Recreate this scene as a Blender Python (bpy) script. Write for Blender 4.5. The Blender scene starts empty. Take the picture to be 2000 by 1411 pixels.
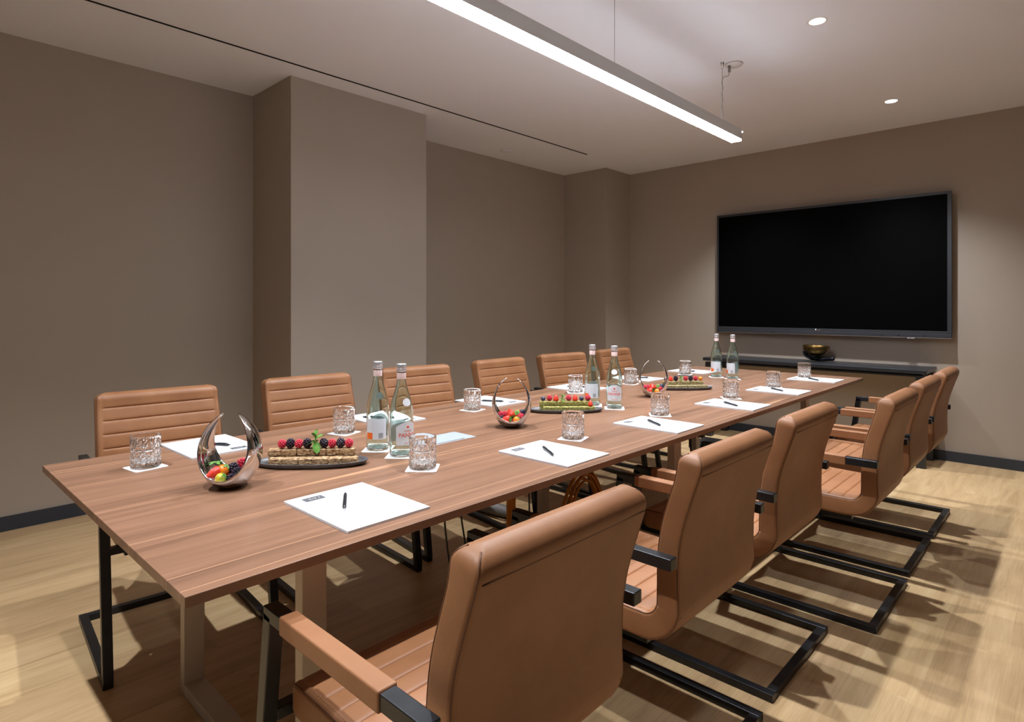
import bpy, bmesh, math, random
from math import pi, sin, cos, radians as R
from mathutils import Vector, Matrix
random.seed(7)
scene = bpy.context.scene
COL = scene.collection

# ------------------------------------------------------------------ camera, world, exposure
cam_d = bpy.data.cameras.new('camera'); cam = bpy.data.objects.new('camera', cam_d); COL.objects.link(cam)
cam_d.sensor_fit = 'HORIZONTAL'; cam_d.sensor_width = 36.0
cam_d.lens = 1179.0 / 2000.0 * 36.0
cam_d.shift_y = -(705.5 - 600.5) / 2000.0
cam_d.clip_start = 0.02
cam.location = (0, 0, 1.24)
cam.rotation_euler = (R(90), 0, R(-46.6751))
scene.camera = cam
w = bpy.data.worlds.new('world'); scene.world = w; w.use_nodes = True
w.node_tree.nodes['Background'].inputs[0].default_value = (0.5, 0.5, 0.55, 1)
w.node_tree.nodes['Background'].inputs[1].default_value = 0.02
scene.view_settings.view_transform = 'Standard'
scene.view_settings.look = 'None'
scene.view_settings.gamma = 1.0
scene.view_settings.use_curve_mapping = False
scene.view_settings.exposure = 0.0
scene.cycles.max_bounces = 18; scene.cycles.transmission_bounces = 18; scene.cycles.glossy_bounces = 8
DOWN_W = 170.0        # each ceiling downlight (W)
STRIP_E = 55.0        # linear pendant diffuser emission
UP_E = 2.8  # unseen upward emission added to the pendant to lift the ceiling

H_CEIL = 2.76

# ------------------------------------------------------------------ materials
def newmat(name):
    m = bpy.data.materials.new(name); m.use_nodes = True
    nt = m.node_tree; b = nt.nodes['Principled BSDF']
    return m, nt, b
def pm(name, col, rough=0.5, metal=0.0, spec=0.5, **kw):
    m, nt, b = newmat(name)
    b.inputs['Base Color'].default_value = (*col, 1); b.inputs['Roughness'].default_value = rough
    b.inputs['Metallic'].default_value = metal; b.inputs['Specular IOR Level'].default_value = spec
    for k, v in kw.items(): b.inputs[k.replace('_', ' ')].default_value = v
    return m
def N(nt, t, **kw):
    n = nt.nodes.new(t)
    for k, v in kw.items(): setattr(n, k, v)
    return n
def ramp(nt, stops):
    n = nt.nodes.new('ShaderNodeValToRGB'); cr = n.color_ramp
    while len(cr.elements) > 1: cr.elements.remove(cr.elements[-1])
    cr.elements[0].position = stops[0][0]; cr.elements[0].color = (*stops[0][1], 1)
    for p, c in stops[1:]:
        e = cr.elements.new(p); e.color = (*c, 1)
    return n
def coords(nt, scale, kind='Object'):
    tc = N(nt, 'ShaderNodeTexCoord'); mp = N(nt, 'ShaderNodeMapping')
    mp.inputs['Scale'].default_value = scale
    nt.links.new(tc.outputs[kind], mp.inputs['Vector']); return mp.outputs[0]
def noise(nt, vec, scale, detail=4, rough=0.55):
    n = N(nt, 'ShaderNodeTexNoise'); n.inputs['Scale'].default_value = scale
    n.inputs['Detail'].default_value = detail; n.inputs['Roughness'].default_value = rough
    nt.links.new(vec, n.inputs['Vector']); return n
def mix(nt, f, a, b, mode='MIX'):
    n = N(nt, 'ShaderNodeMix', data_type='RGBA', blend_type=mode)
    for v, i in ((f, 0), (a, 6), (b, 7)):
        if hasattr(v, 'is_linked'): nt.links.new(v, n.inputs[i])
        elif isinstance(v, tuple): n.inputs[i].default_value = (*v, 1)
        else: n.inputs[i].default_value = v
    return n.outputs[2]
def bump(nt, b, h, strength=0.2, dist=0.002):
    n = N(nt, 'ShaderNodeBump'); n.inputs['Strength'].default_value = strength; n.inputs['Distance'].default_value = dist
    nt.links.new(h, n.inputs['Height']); nt.links.new(n.outputs[0], b.inputs['Normal'])

def mat_wall():
    m, nt, b = newmat('wall_paint')
    v = coords(nt, (1, 1, 1)); n = noise(nt, v, 1.3, 3)
    c = ramp(nt, [(0.3, (0.405, 0.340, 0.282)), (0.7, (0.420, 0.353, 0.293))])
    nt.links.new(n.outputs[0], c.inputs[0]); nt.links.new(c.outputs[0], b.inputs['Base Color'])
    b.inputs['Roughness'].default_value = 0.85; b.inputs['Specular IOR Level'].default_value = 0.25
    n2 = noise(nt, v, 220, 2); bump(nt, b, n2.outputs[0], 0.05, 0.001); return m
def mat_ceiling():
    m, nt, b = newmat('ceiling_paint')
    v = coords(nt, (1, 1, 1)); n = noise(nt, v, 0.8, 2)
    c = ramp(nt, [(0.3, (0.82, 0.83, 0.89)), (0.7, (0.84, 0.85, 0.91))])
    nt.links.new(n.outputs[0], c.inputs[0]); nt.links.new(c.outputs[0], b.inputs['Base Color'])
    b.inputs['Roughness'].default_value = 0.9; b.inputs['Specular IOR Level'].default_value = 0.2; return m
def mat_floor():
    m, nt, b = newmat('oak_floor')
    v = coords(nt, (1, 1, 1))
    br = N(nt, 'ShaderNodeTexBrick'); br.offset = 0.37; br.offset_frequency = 2
    for k, x in (('Scale', 1.0), ('Mortar Size', 0.0012), ('Mortar Smooth', 0.1), ('Bias', 0.0), ('Brick Width', 1.38), ('Row Height', 0.19)):
        br.inputs[k].default_value = x
    br.inputs['Color1'].default_value = (0.45, 0.45, 0.45, 1); br.inputs['Color2'].default_value = (0.6, 0.6, 0.6, 1)
    br.inputs['Mortar'].default_value = (0.40, 0.40, 0.40, 1)
    nt.links.new(v, br.inputs['Vector'])
    # per-plank shift of the grain
    add = N(nt, 'ShaderNodeVectorMath', operation='MULTIPLY_ADD')
    nt.links.new(br.outputs['Color'], add.inputs[0]); add.inputs[1].default_value = (37, 21, 5)
    mp = coords(nt, (1.1, 9, 1)); nt.links.new(mp, add.inputs[2])
    n1 = noise(nt, add.outputs[0], 1.6, 6, 0.6); n1.inputs['Distortion'].default_value = 0.6
    c = ramp(nt, [(0.25, (0.45, 0.290, 0.145)), (0.5, (0.61, 0.415, 0.218)), (0.75, (0.71, 0.505, 0.285))])
    nt.links.new(n1.outputs[0], c.inputs[0])
    n2 = noise(nt, coords(nt, (6, 160, 1)), 1.0, 3)
    c2 = mix(nt, 0.22, c.outputs[0], n2.outputs[0], 'OVERLAY')
    c3 = mix(nt, 0.55, c2, br.outputs['Color'], 'OVERLAY')
    nt.links.new(c3, b.inputs['Base Color']); b.inputs['Roughness'].default_value = 0.42
    b.inputs['Specular IOR Level'].default_value = 0.4
    bump(nt, b, n2.outputs[0], 0.06, 0.001); return m
def mat_walnut():
    m, nt, b = newmat('walnut_top')
    g = noise(nt, coords(nt, (0.38, 11, 1)), 1.3, 9, 0.68); g.inputs['Distortion'].default_value = 0.25
    c = ramp(nt, [(0.25, (0.092, 0.045, 0.026)), (0.42, (0.172, 0.088, 0.052)), (0.60, (0.232, 0.121, 0.072)), (0.78, (0.295, 0.160, 0.097))])
    nt.links.new(g.outputs[0], c.inputs[0])
    f = noise(nt, coords(nt, (3, 240, 1)), 1.0, 2)
    c2 = mix(nt, 0.38, c.outputs[0], f.outputs[0], 'OVERLAY')
    # pale sapwood streaks running the length of the board
    s = noise(nt, coords(nt, (0.07, 7.5, 1)), 1.0, 0.0, 0.5)
    rs = ramp(nt, [(0.0, (0, 0, 0)), (0.492, (0, 0, 0)), (0.4985, (.85, .85, .85)), (0.505, (0, 0, 0))])
    nt.links.new(s.outputs[0], rs.inputs[0])
    mul = N(nt, 'ShaderNodeMath', operation='MULTIPLY'); nt.links.new(rs.outputs[0], mul.inputs[0]); mul.inputs[1].default_value = 0.95
    c3 = mix(nt, mul.outputs[0], c2, (0.56, 0.31, 0.175))
    nt.links.new(c3, b.inputs['Base Color']); b.inputs['Roughness'].default_value = 0.36
    b.inputs['Specular IOR Level'].default_value = 0.4
    bump(nt, b, f.outputs[0], 0.08, 0.0006); return m
def mat_leather():
    m, nt, b = newmat('tan_leather')
    v = coords(nt, (1, 1, 1))
    n = noise(nt, v, 5, 5, 0.6)
    c = ramp(nt, [(0.25, (0.235, 0.095, 0.038)), (0.55, (0.305, 0.134, 0.057)), (0.8, (0.370, 0.170, 0.080))])
    nt.links.new(n.outputs[0], c.inputs[0]); nt.links.new(c.outputs[0], b.inputs['Base Color'])
    b.inputs['Roughness'].default_value = 0.50; b.inputs['Specular IOR Level'].default_value = 0.45
    vo = N(nt, 'ShaderNodeTexVoronoi'); vo.inputs['Scale'].default_value = 420; nt.links.new(v, vo.inputs['Vector'])
    bump(nt, b, vo.outputs[0], 0.10, 0.0008); return m
def mat_glass(name, col, rough, ior):
    m = pm(name, col, rough, 0, 0.5, Transmission_Weight=1.0, IOR=ior); return m
def mat_emit(name, col, e):
    m, nt, b = newmat(name); b.inputs['Base Color'].default_value = (0.9, 0.9, 0.9, 1)
    b.inputs['Emission Color'].default_value = (*col, 1); b.inputs['Emission Strength'].default_value = e; return m
def mat_speckle(name, stops, scale, rough=0.6, bmp=0.5, metal=0):
    m, nt, b = newmat(name); n = noise(nt, coords(nt, (1, 1, 1)), scale, 5, 0.6); c = ramp(nt, stops)
    nt.links.new(n.outputs[0], c.inputs[0]); nt.links.new(c.outputs[0], b.inputs['Base Color'])
    b.inputs['Roughness'].default_value = rough; b.inputs['Metallic'].default_value = metal
    bump(nt, b, n.outputs[0], bmp, 0.003); return m

M = dict(
    wall=mat_wall(), ceiling=mat_ceiling(), floor=mat_floor(), walnut=mat_walnut(), leather=mat_leather(),
    unseen_wall=pm('unseen_wall_paint', (0.14, 0.14, 0.15), 0.85, spec=0.2),  # walls out of view: even grey set for the light they bounce
    skirting=pm('charcoal_skirting', (0.030, 0.036, 0.048), 0.5),
    slot=pm('slot_black', (0.012, 0.012, 0.012), 0.7),
    black_steel=mat_speckle('gunmetal_steel', [(0.3, (0.018, 0.019, 0.022)), (0.7, (0.038, 0.040, 0.045))], 9, 0.34, 0.05, 0.55),
    stitch=pm('dark_stitch', (0.13, 0.050, 0.020), 0.6), thread=pm('tan_thread', (0.42, 0.21, 0.11), 0.6),
    beige_metal=pm('beige_powder_coat', (0.60, 0.51, 0.42), 0.45),
    paper=pm('white_paper', (0.80, 0.80, 0.81), 0.7, spec=0.3), paper_edge=pm('paper_edge', (0.62, 0.62, 0.66), 0.8),
    logo=pm('grey_print', (0.085, 0.088, 0.098), 0.5), logo_mark=pm('pale_print', (0.55, 0.57, 0.6), 0.5),
    pen=pm('black_pen', (0.014, 0.016, 0.022), 0.28), silver=pm('silver', (0.7, 0.7, 0.72), 0.25, 1.0),
    steel=pm('polished_steel', (0.74, 0.74, 0.75), 0.06, 1.0),
    crystal=mat_glass('cut_crystal', (1, 1, 1), 0.0, 1.5), bottle=mat_glass('water_bottle_glass', (0.86, 0.98, 0.95), 0.0, 1.5),
    cap=pm('bottle_cap', (0.72, 0.71, 0.74), 0.28, 0.7), neck=pm('neck_label', (0.82, 0.62, 0.60), 0.5),
    label=pm('pale_label', (0.74, 0.77, 0.84), 0.5, Alpha=0.82), orange=pm('orange_print', (0.85, 0.16, 0.02), 0.5),
    red=pm('red_print', (0.72, 0.10, 0.06), 0.5), barcode=pm('barcode_print', (0.12, 0.12, 0.14), 0.6),
    alu=pm('brushed_aluminium', (0.50, 0.57, 0.65), 0.25, 0.35), fixture=pm('fixture_silver', (0.74, 0.77, 0.79), 0.45, 0.2),
    white=pm('white_plastic', (0.78, 0.76, 0.75), 0.45), wire=pm('suspension_wire', (0.30, 0.28, 0.27), 0.4, 0.6),
    flex=pm('clear_grey_flex', (0.40, 0.38, 0.37), 0.45),
    tvframe=pm('tv_bezel', (0.035, 0.038, 0.045), 0.32), screen=pm('tv_screen', (0.002, 0.002, 0.0022), 0.35, spec=0.03),
    console=pm('black_console', (0.022, 0.024, 0.029), 0.33),
    brass=mat_speckle('aged_brass', [(0.3, (0.20, 0.11, 0.035)), (0.7, (0.42, 0.27, 0.09))], 14, 0.28, 0.1, 1.0),
    dark_bronze=mat_speckle('dark_bronze', [(0.3, (0.012, 0.014, 0.018)), (0.7, (0.03, 0.034, 0.042))], 20, 0.28, 0.1, 0.7),
    platter=mat_speckle('slate_platter', [(0.3, (0.045, 0.042, 0.044)), (0.7, (0.10, 0.095, 0.10))], 40, 0.42, 0.15),
    oat=mat_speckle('oat_bar', [(0.32, (0.13, 0.06, 0.028)), (0.46, (0.34, 0.20, 0.095)), (0.68, (0.58, 0.42, 0.24))], 130, 0.75, 0.9),
    pistachio=mat_speckle('pistachio_bar', [(0.3, (0.16, 0.12, 0.03)), (0.5, (0.27, 0.25, 0.06)), (0.72, (0.50, 0.44, 0.17))], 120, 0.75, 0.9),
    seed=mat_speckle('seed_bar', [(0.3, (0.10, 0.06, 0.03)), (0.5, (0.30, 0.24, 0.10)), (0.72, (0.66, 0.52, 0.30))], 150, 0.75, 0.9),
    raspberry=pm('raspberry', (0.56, 0.022, 0.05), 0.38, Subsurface_Weight=0.2),
    blackberry=pm('blackberry', (0.018, 0.009, 0.020), 0.2),
    blueberry=pm('blueberry', (0.030, 0.038, 0.085), 0.45),
    strawberry=mat_speckle('strawberry', [(0.3, (0.60, 0.022, 0.016)), (0.68, (0.72, 0.05, 0.018)), (0.75, (0.8, 0.42, 0.10))], 260, 0.28, 0.5),
    physalis=mat_speckle('orange_fruit', [(0.3, (0.80, 0.16, 0.012)), (0.7, (0.85, 0.26, 0.02))], 60, 0.3, 0.1),
    tomato_yellow=mat_speckle('yellow_green_fruit', [(0.35, (0.30, 0.36, 0.04)), (0.6, (0.72, 0.52, 0.03))], 45, 0.35, 0.2),
    leaf=mat_speckle('mint_leaf', [(0.3, (0.06, 0.20, 0.025)), (0.7, (0.17, 0.38, 0.06))], 90, 0.5, 0.4),
    cable_orange=pm('orange_cable', (0.62, 0.22, 0.015), 0.45), cable_black=pm('black_cable', (0.012, 0.012, 0.014), 0.4),
    cable_grey=pm('grey_sleeve', (0.20, 0.185, 0.175), 0.55),
)
M['strip'] = mat_emit('led_diffuser', (0.88, 0.95, 1.02), STRIP_E)
M['strip_up'] = mat_emit('unseen_uplight', (0.86, 0.925, 1.0), UP_E)
M['lampface'] = mat_emit('downlight_face', (1.0, 0.99, 0.97), 12.0)

# ------------------------------------------------------------------ mesh helpers
class MB:
    def __init__(s): s.v = []; s.f = []; s.sm = []
    def add(s, vs, fs, smooth=False):
        o = len(s.v); s.v += [tuple(p) for p in vs]; s.f += [tuple(i + o for i in f) for f in fs]; s.sm += [smooth] * len(fs); return s
    def box(s, x0, x1, y0, y1, z0, z1):
        vs = [(x, y, z) for z in (z0, z1) for y in (y0, y1) for x in (x0, x1)]
        return s.add(vs, [(0, 2, 3, 1), (4, 5, 7, 6), (0, 1, 5, 4), (2, 6, 7, 3), (0, 4, 6, 2), (1, 3, 7, 5)])
    def bar(s, p0, p1, w, h, side=(1, 0, 0)):
        """square tube between two points; w along `side`, h along the remaining axis"""
        a, b = Vector(p0), Vector(p1); t = (b - a).normalized(); sd = Vector(side); sd = (sd - t * sd.dot(t)).normalized(); u = t.cross(sd)
        vs = []
        for p in (a, b):
            for i, j in ((-1, -1), (1, -1), (1, 1), (-1, 1)): vs.append(p + sd * w / 2 * i + u * h / 2 * j)
        return s.add(vs, [(0, 1, 2, 3), (7, 6, 5, 4), (0, 4, 5, 1), (1, 5, 6, 2), (2, 6, 7, 3), (3, 7, 4, 0)])
    def tube(s, pts, r, n=8, closed=False, smooth=True):
        pts = [Vector(p) for p in pts]; k = len(pts); rs = r if isinstance(r, (list, tuple)) else [r] * k
        vs = []; up = Vector((0, 0, 1)); prev = None
        for i, p in enumerate(pts):
            t = (pts[min(i + 1, k - 1)] - pts[max(i - 1, 0)]).normalized()
            a = up.cross(t) if prev is None else prev - t * prev.dot(t)
            if a.length < 1e-4: a = Vector((1, 0, 0)).cross(t)
            a.normalize(); prev = a; b = t.cross(a)
            for j in range(n): vs.append(p + a * rs[i] * cos(2 * pi * j / n) + b * rs[i] * sin(2 * pi * j / n))
        fs = [(i * n + j, i * n + (j + 1) % n, (i + 1) * n + (j + 1) % n, (i + 1) * n + j) for i in range(k - 1) for j in range(n)]
        fs += [tuple(range(n))[::-1], tuple((k - 1) * n + j for j in range(n))]
        return s.add(vs, fs, smooth)
    def lathe(s, prof, n=32, c=(0, 0, 0), smooth=True, rfun=None):
        vs = []; k = len(prof)
        for r, z in prof:
            for j in range(n):
                a = 2 * pi * j / n; rr = r if rfun is None else rfun(r, z, a)
                vs.append((c[0] + rr * cos(a), c[1] + rr * sin(a), c[2] + z))
        fs = [(i * n + j, i * n + (j + 1) % n, (i + 1) * n + (j + 1) % n, (i + 1) * n + j) for i in range(k - 1) for j in range(n)]
        if prof[0][0] < .0031: fs.append(tuple(range(n))[::-1])
        if prof[-1][0] < .0031: fs.append(tuple((k - 1) * n + j for j in range(n)))
        return s.add(vs, fs, smooth)
    def grid(s, fn, nu, nv, smooth=True, flip=False):
        vs = [fn(i / nu, j / nv) for i in range(nu + 1) for j in range(nv + 1)]
        fs = [(i * (nv + 1) + j, (i + 1) * (nv + 1) + j, (i + 1) * (nv + 1) + j + 1, i * (nv + 1) + j + 1) for i in range(nu) for j in range(nv)]
        if flip: fs = [f[::-1] for f in fs]
        return s.add(vs, fs, smooth)
    def prism(s, pts, z0, z1, smooth=False):
        n = len(pts); vs = [(x, y, z0) for x, y in pts] + [(x, y, z1) for x, y in pts]
        return s.add(vs, [tuple(range(n))[::-1], tuple(range(n, 2 * n))] + [(i, (i + 1) % n, n + (i + 1) % n, n + i) for i in range(n)], smooth)
    def mesh(s, name):
        me = bpy.data.meshes.new(name); me.from_pydata(s.v, [], s.f)
        me.polygons.foreach_set('use_smooth', s.sm); me.update(); return me
    def build(s, name, mat, parent=None, loc=None, bevel=0, seg=2, fixn=False):
        me = s.mesh(name)
        if fixn:
            bm = bmesh.new(); bm.from_mesh(me); bmesh.ops.recalc_face_normals(bm, faces=bm.faces); bm.to_mesh(me); bm.free()
        me.materials.append(mat); o = bpy.data.objects.new(name, me); COL.objects.link(o)
        if parent: o.parent = parent
        if loc: o.location = loc
        if bevel:
            m = o.modifiers.new('bevel', 'BEVEL'); m.width = bevel; m.segments = seg; m.limit_method = 'ANGLE'; m.angle_limit = R(35)
            m.harden_normals = False
        return o
def tag(o, label=None, cat=None, group=None, kind=None):
    if label: o['label'] = label
    if cat: o['category'] = cat
    if group: o['group'] = group
    if kind: o['kind'] = kind
    return o
def empty(name, loc=(0, 0, 0), rz=0.0):
    o = bpy.data.objects.new(name, None); COL.objects.link(o); o.location = loc; o.rotation_euler = (0, 0, rz)
    o.empty_display_size = 0.05; return o
def copy_tree(o, parent=None):
    c = o.copy(); COL.objects.link(c); c.parent = parent
    for ch in list(o.children): copy_tree(ch, c)
    return c
def text_mesh(txt, size, extrude=0.0003, align='CENTER', bold=0.0):
    cu = bpy.data.curves.new('lettering', 'FONT'); cu.body = txt; cu.size = size; cu.extrude = extrude; cu.offset = bold
    cu.align_x = align; cu.align_y = 'CENTER'; cu.resolution_u = 3
    o = bpy.data.objects.new('lettering', cu); COL.objects.link(o)
    bpy.context.view_layer.update()
    me = bpy.data.meshes.new_from_object(o.evaluated_get(bpy.context.evaluated_depsgraph_get()))
    bpy.data.objects.remove(o); return me
def struct(mb, name, mat, **kw): return tag(mb.build(name, mat, **kw), kind='structure')

# ------------------------------------------------------------------ room shell
XF, YL, XB, YR = 5.96, 4.34, -1.5, -0.95        # far wall, left wall, wall behind, right wall
T = 0.12
struct(MB().box(XB - T, XF + T, YR - T, YL + T, -0.1, 0), 'floor', M['floor'])
# ceiling in strips around the recessed slot so the slot is a real groove
SY0, SY1, SX0, SX1 = 3.566, 3.586, -0.9, 4.885
c = MB(); c.box(XB - T, XF + T, YR - T, SY0, H_CEIL, H_CEIL + .12); c.box(XB - T, XF + T, SY1, YL + T, H_CEIL, H_CEIL + .12)
c.box(XB - T, SX0, SY0, SY1, H_CEIL, H_CEIL + .12); c.box(SX1, XF + T, SY0, SY1, H_CEIL, H_CEIL + .12); c.box(SX0, SX1, SY0, SY1, H_CEIL + .05, H_CEIL + .12)
struct(c, 'ceiling', M['ceiling'])
struct(MB().box(SX0, SX1, SY0 + .0005, SY0 + .003, H_CEIL - .001, H_CEIL + .05).box(SX0, SX1, SY1 - .003, SY1 - .0005, H_CEIL - .001, H_CEIL + .05).box(SX0, SX1, SY0 + .003, SY1 - .003, H_CEIL + .042, H_CEIL + .05), 'trim_1', M['slot'])
struct(MB().box(XF, XF + T, YR - T, YL + T, 0, H_CEIL), 'wall_far', M['wall'])
l = MB(); l.box(XB - T, XF, YL, YL + T, 0, H_CEIL)
l.box(1.882, 3.004, 3.765, YL, 0, H_CEIL); l.box(5.48, XF, 3.765, YL, 0, H_CEIL)
struct(l, 'wall_left', M['wall'])
struct(MB().box(XB - T, XF, YR - T, YR, 0, H_CEIL), 'wall_right', M['unseen_wall'])
struct(MB().box(XB - T, XB, YR, YL, 0, H_CEIL), 'wall_behind', M['unseen_wall'])
B = .012; bh = .08
struct(MB().box(XB, 1.882, YL - B, YL, 0, bh).box(1.882 - B, 1.882, 3.765 - B, YL - B, 0, bh).box(1.882, 3.004 + B, 3.765 - B, 3.765, 0, bh)
       .box(3.004, 3.004 + B, 3.765, YL, 0, bh).box(3.004 + B, 5.48, YL - B, YL, 0, bh).box(5.48 - B, 5.48, 3.765 - B, YL - B, 0, bh)
       .box(5.48, XF - B, 3.765 - B, 3.765, 0, bh), 'baseboard_left', M['skirting'])
struct(MB().box(XF - B, XF, YR, 3.765, 0, bh), 'baseboard_far', M['skirting'])

# ------------------------------------------------------------------ ceiling lights
def downlight():
    root = empty('ceiling_downlight', (0, 0, H_CEIL))
    MB().lathe([(.0395, -.0012), (.047, -.003), (.0525, -.0002)], 32).build('trim_ring', M['white'], root, fixn=True)
    MB().lathe([(.0, -.0012), (.0405, -.0012), (.0405, -.0004), (.0, -.0004)], 32).build('lamp_face', M['lampface'], root)
    ld = bpy.data.lights.new('downlight_beam', 'SPOT'); ld.energy = DOWN_W; ld.spot_size = R(104); ld.spot_blend = 1.0; ld.shadow_soft_size = .022
    ld.color = (0.95, 0.985, 1.03)
    lo = bpy.data.objects.new('downlight_beam', ld); COL.objects.link(lo); lo.parent = root; lo.location = (0, 0, -.026)
    return root
dl0 = downlight(); first = True
DL = {(0.02, 1.02): 'recessed ceiling downlight above the near end of the table, right row',
      (0.02, 2.165): 'recessed ceiling downlight above the near end of the table, left row',
      (1.73, 1.02): 'recessed ceiling downlight above the second armchair on the right, out of view',
      (1.73, 2.165): 'recessed ceiling downlight beside the near half of the linear pendant',
      (3.445, 1.02): 'large bright round ceiling downlight at upper right, nearest in view',
      (3.445, 2.165): 'round ceiling downlight hidden behind the middle of the linear pendant',
      (5.156, 1.02): 'round ceiling downlight near the far wall above the big screen',
      (5.156, 2.165): 'small bright ceiling downlight peeking past the far tip of the pendant'}
for (x, y), lab in DL.items():
    o = dl0 if first else copy_tree(dl0); first = False
    o.location = (x, y, H_CEIL); tag(o, lab, 'ceiling light', 'recessed ceiling downlights')

def pendant():
    y = 1.62; x0, x1 = .98, 3.83; z0, z1 = 2.308, 2.385; hw = .034
    root = empty('linear_pendant_light', ((x0 + x1) / 2, y, z0)); L = (x1 - x0) / 2
    tag(root, 'long straight silver pendant light hanging over the conference table', 'pendant light')
    MB().box(-L, L, -hw, -hw + .003, .012, z1 - z0).box(-L, L, hw - .003, hw, .012, z1 - z0).box(-L, L, -hw + .003, hw - .003, .030, .036).build('housing', M['fixture'], root, bevel=.0008)
    for e_ in (-L, L - .004): MB().box(e_, e_ + .004, -hw, hw, .010, z1 - z0).build('end_cap', M['fixture'], root)
    MB().box(-L + .0005, L - .0005, -hw, hw, 0, .0125).build('diffuser', M['strip'], root, bevel=.003)
    MB().box(-L + .02, L - .02, -hw + .008, hw - .008, .052, .056).build('added_uplight', M['strip_up'], root)  # added emitter, hidden from below, brightens the ceiling
    for cx in (1.22, 2.43, 3.62):
        lx = cx - (x0 + x1) / 2
        c = MB().tube([(lx, 0, .07), (lx, 0, H_CEIL - z0 - .03)], .0013, 6).build('suspension_wire', M['wire'], root)
        MB().lathe([(0, -.035), (.006, -.035), (.007, -.012), (.012, -.008), (.012, 0), (0, 0)], 16, (lx, 0, H_CEIL - z0)).build('wire_anchor', M['silver'], root)
        MB().box(lx - .012, lx + .012, -.006, .006, .062, .078).build('wire_clip', M['silver'], root)
    lx = 3.62 - (x0 + x1) / 2
    rz = H_CEIL - z0
    MB().lathe([(0, -.012), (.050, -.010), (.056, 0), (0, 0)], 32, (lx + .075, -.04, rz)).build('ceiling_rose', M['white'], root)
    MB().lathe([(0, -.050), (.008, -.050), (.009, -.012), (0, -.012)], 12, (lx + .055, -.02, rz)).build('cord_grip', M['wire'], root)
    pts = [(lx + .055, -.02, rz - .05), (lx + .052, -.018, rz - .072), (lx + .03, -.01, rz - .082), (lx + .006, -.003, rz - .090), (lx - .004, 0, rz - .115)]
    for k in range(12): pts.append((lx + .004 * sin(k * 1.3), .003 * cos(k * 1.3), rz - .13 - k * .0155))
    pts.append((lx + .008, 0, .07))
    MB().tube(pts, .0024, 6).build('power_cord', M['flex'], root)
pendant()
s = MB().lathe([(0, -.004), (.058, -.004), (.060, -.001), (.0, -.001)], 40).lathe([(.062, -.0015), (.068, -.0015), (.069, 0), (.062, 0)], 40).build('ceiling_sprinkler_cover', M['ceiling'], loc=(4.23, 4.06, H_CEIL), fixn=True)
tag(s, 'flat white round cover plate on the ceiling near the left wall', 'sprinkler cover')

# ------------------------------------------------------------------ table
TX0, TX1, TY0, TY1, TZ = .362, 4.715, 1.100, 2.340, .75
tb = empty('conference_table', ((TX0 + TX1) / 2, (TY0 + TY1) / 2, 0))
tag(tb, 'long walnut conference table on beige steel frames', 'table')
cx, cy = tb.location.x, tb.location.y
MB().box(TX0 - cx, TX1 - cx, TY0 - cy, TY1 - cy, TZ - .020, TZ).build('tabletop', M['walnut'], tb, bevel=.0012)
def legframe(x):
    f = MB(); x0, x1 = x - cx, x + .062 - cx; y0, y1 = 1.309 - cy, 2.113 - cy
    f.box(x0, x1, y1 - .035, y1, 0, TZ - .021); f.box(x0, x1, y0, y0 + .035, 0, TZ - .021)
    f.box(x0 + .0003, x1 - .0003, y0 + .035, y1 - .035, 0, .035); f.box(x0 + .0003, x1 - .0003, y0 + .035, y1 - .035, TZ - .056, TZ - .021)
    f.build('leg_frame', M['beige_metal'], tb, bevel=.0015)
for x in (.682, 2.435, 4.19): legframe(x)
MB().box(.9 - cx, 4.2 - cx, 1.66 - cy, 1.70 - cy, TZ - .06, TZ - .021).build('centre_beam', M['beige_metal'], tb)
for x in (1.30, 3.33):
    p = MB().box(x - cx, x + .272 - cx, 1.668 - cy, 1.796 - cy, TZ - .002, TZ + .0003).build('cable_hatch', M['alu'], tb)
    MB().box(x + .05 - cx, x + .22 - cx, 1.675 - cy, 1.681 - cy, TZ, TZ + .0005).build('hatch_lip', M['silver'], p)
p = MB().box(-.05, .05, -.02, .02, -.10, -.07).box(-.075, -.045, -.012, .012, -.115, -.085).box(-.01, .01, -.01, .01, -.075, 0).build('under_table_connector', M['cable_black'], tb, loc=(2.80 - cx, 1.33 - cy, TZ - .021), bevel=.003)

# ------------------------------------------------------------------ armchair
WH = .2325
def arc(c0, r, a0, a1, n): return [(c0[0] + r * cos(a0 + (a1 - a0) * i / n), c0[1] + r * sin(a0 + (a1 - a0) * i / n)) for i in range(n + 1)]
def dense(poly, step):
    out = [Vector(poly[0])]; L = [0.0]
    for a, b in zip(poly, poly[1:]):
        a, b = Vector(a), Vector(b); n = max(1, int((b - a).length / step))
        for i in range(1, n + 1):
            p = a.lerp(b, i / n); L.append(L[-1] + (p - out[-1]).length); out.append(p)
    return out, L
def smoothpoly(pts, it=2):
    for _ in range(it):
        q = [pts[0]]
        for a, b in zip(pts, pts[1:]):
            q.append((a[0] * .75 + b[0] * .25, a[1] * .75 + b[1] * .25)); q.append((a[0] * .25 + b[0] * .75, a[1] * .25 + b[1] * .75))
        q.append(pts[-1]); pts = q
    return pts
BACKP = [(.0345, .50), (.0355, .57), (.0345, .64), (.0240, .71), (.004, .775), (-.0170, .84), (-.0245, .892)]
PATH = [(.505, .452), (.40, .452), (.20, .446), (.105, .446)] + arc((.105, .516), .070, -pi / 2, -pi, 8)[1:-1] + BACKP
PATH = smoothpoly(PATH, 2)
_p, _s = dense(PATH, .0040); LT = _s[-1]
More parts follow.
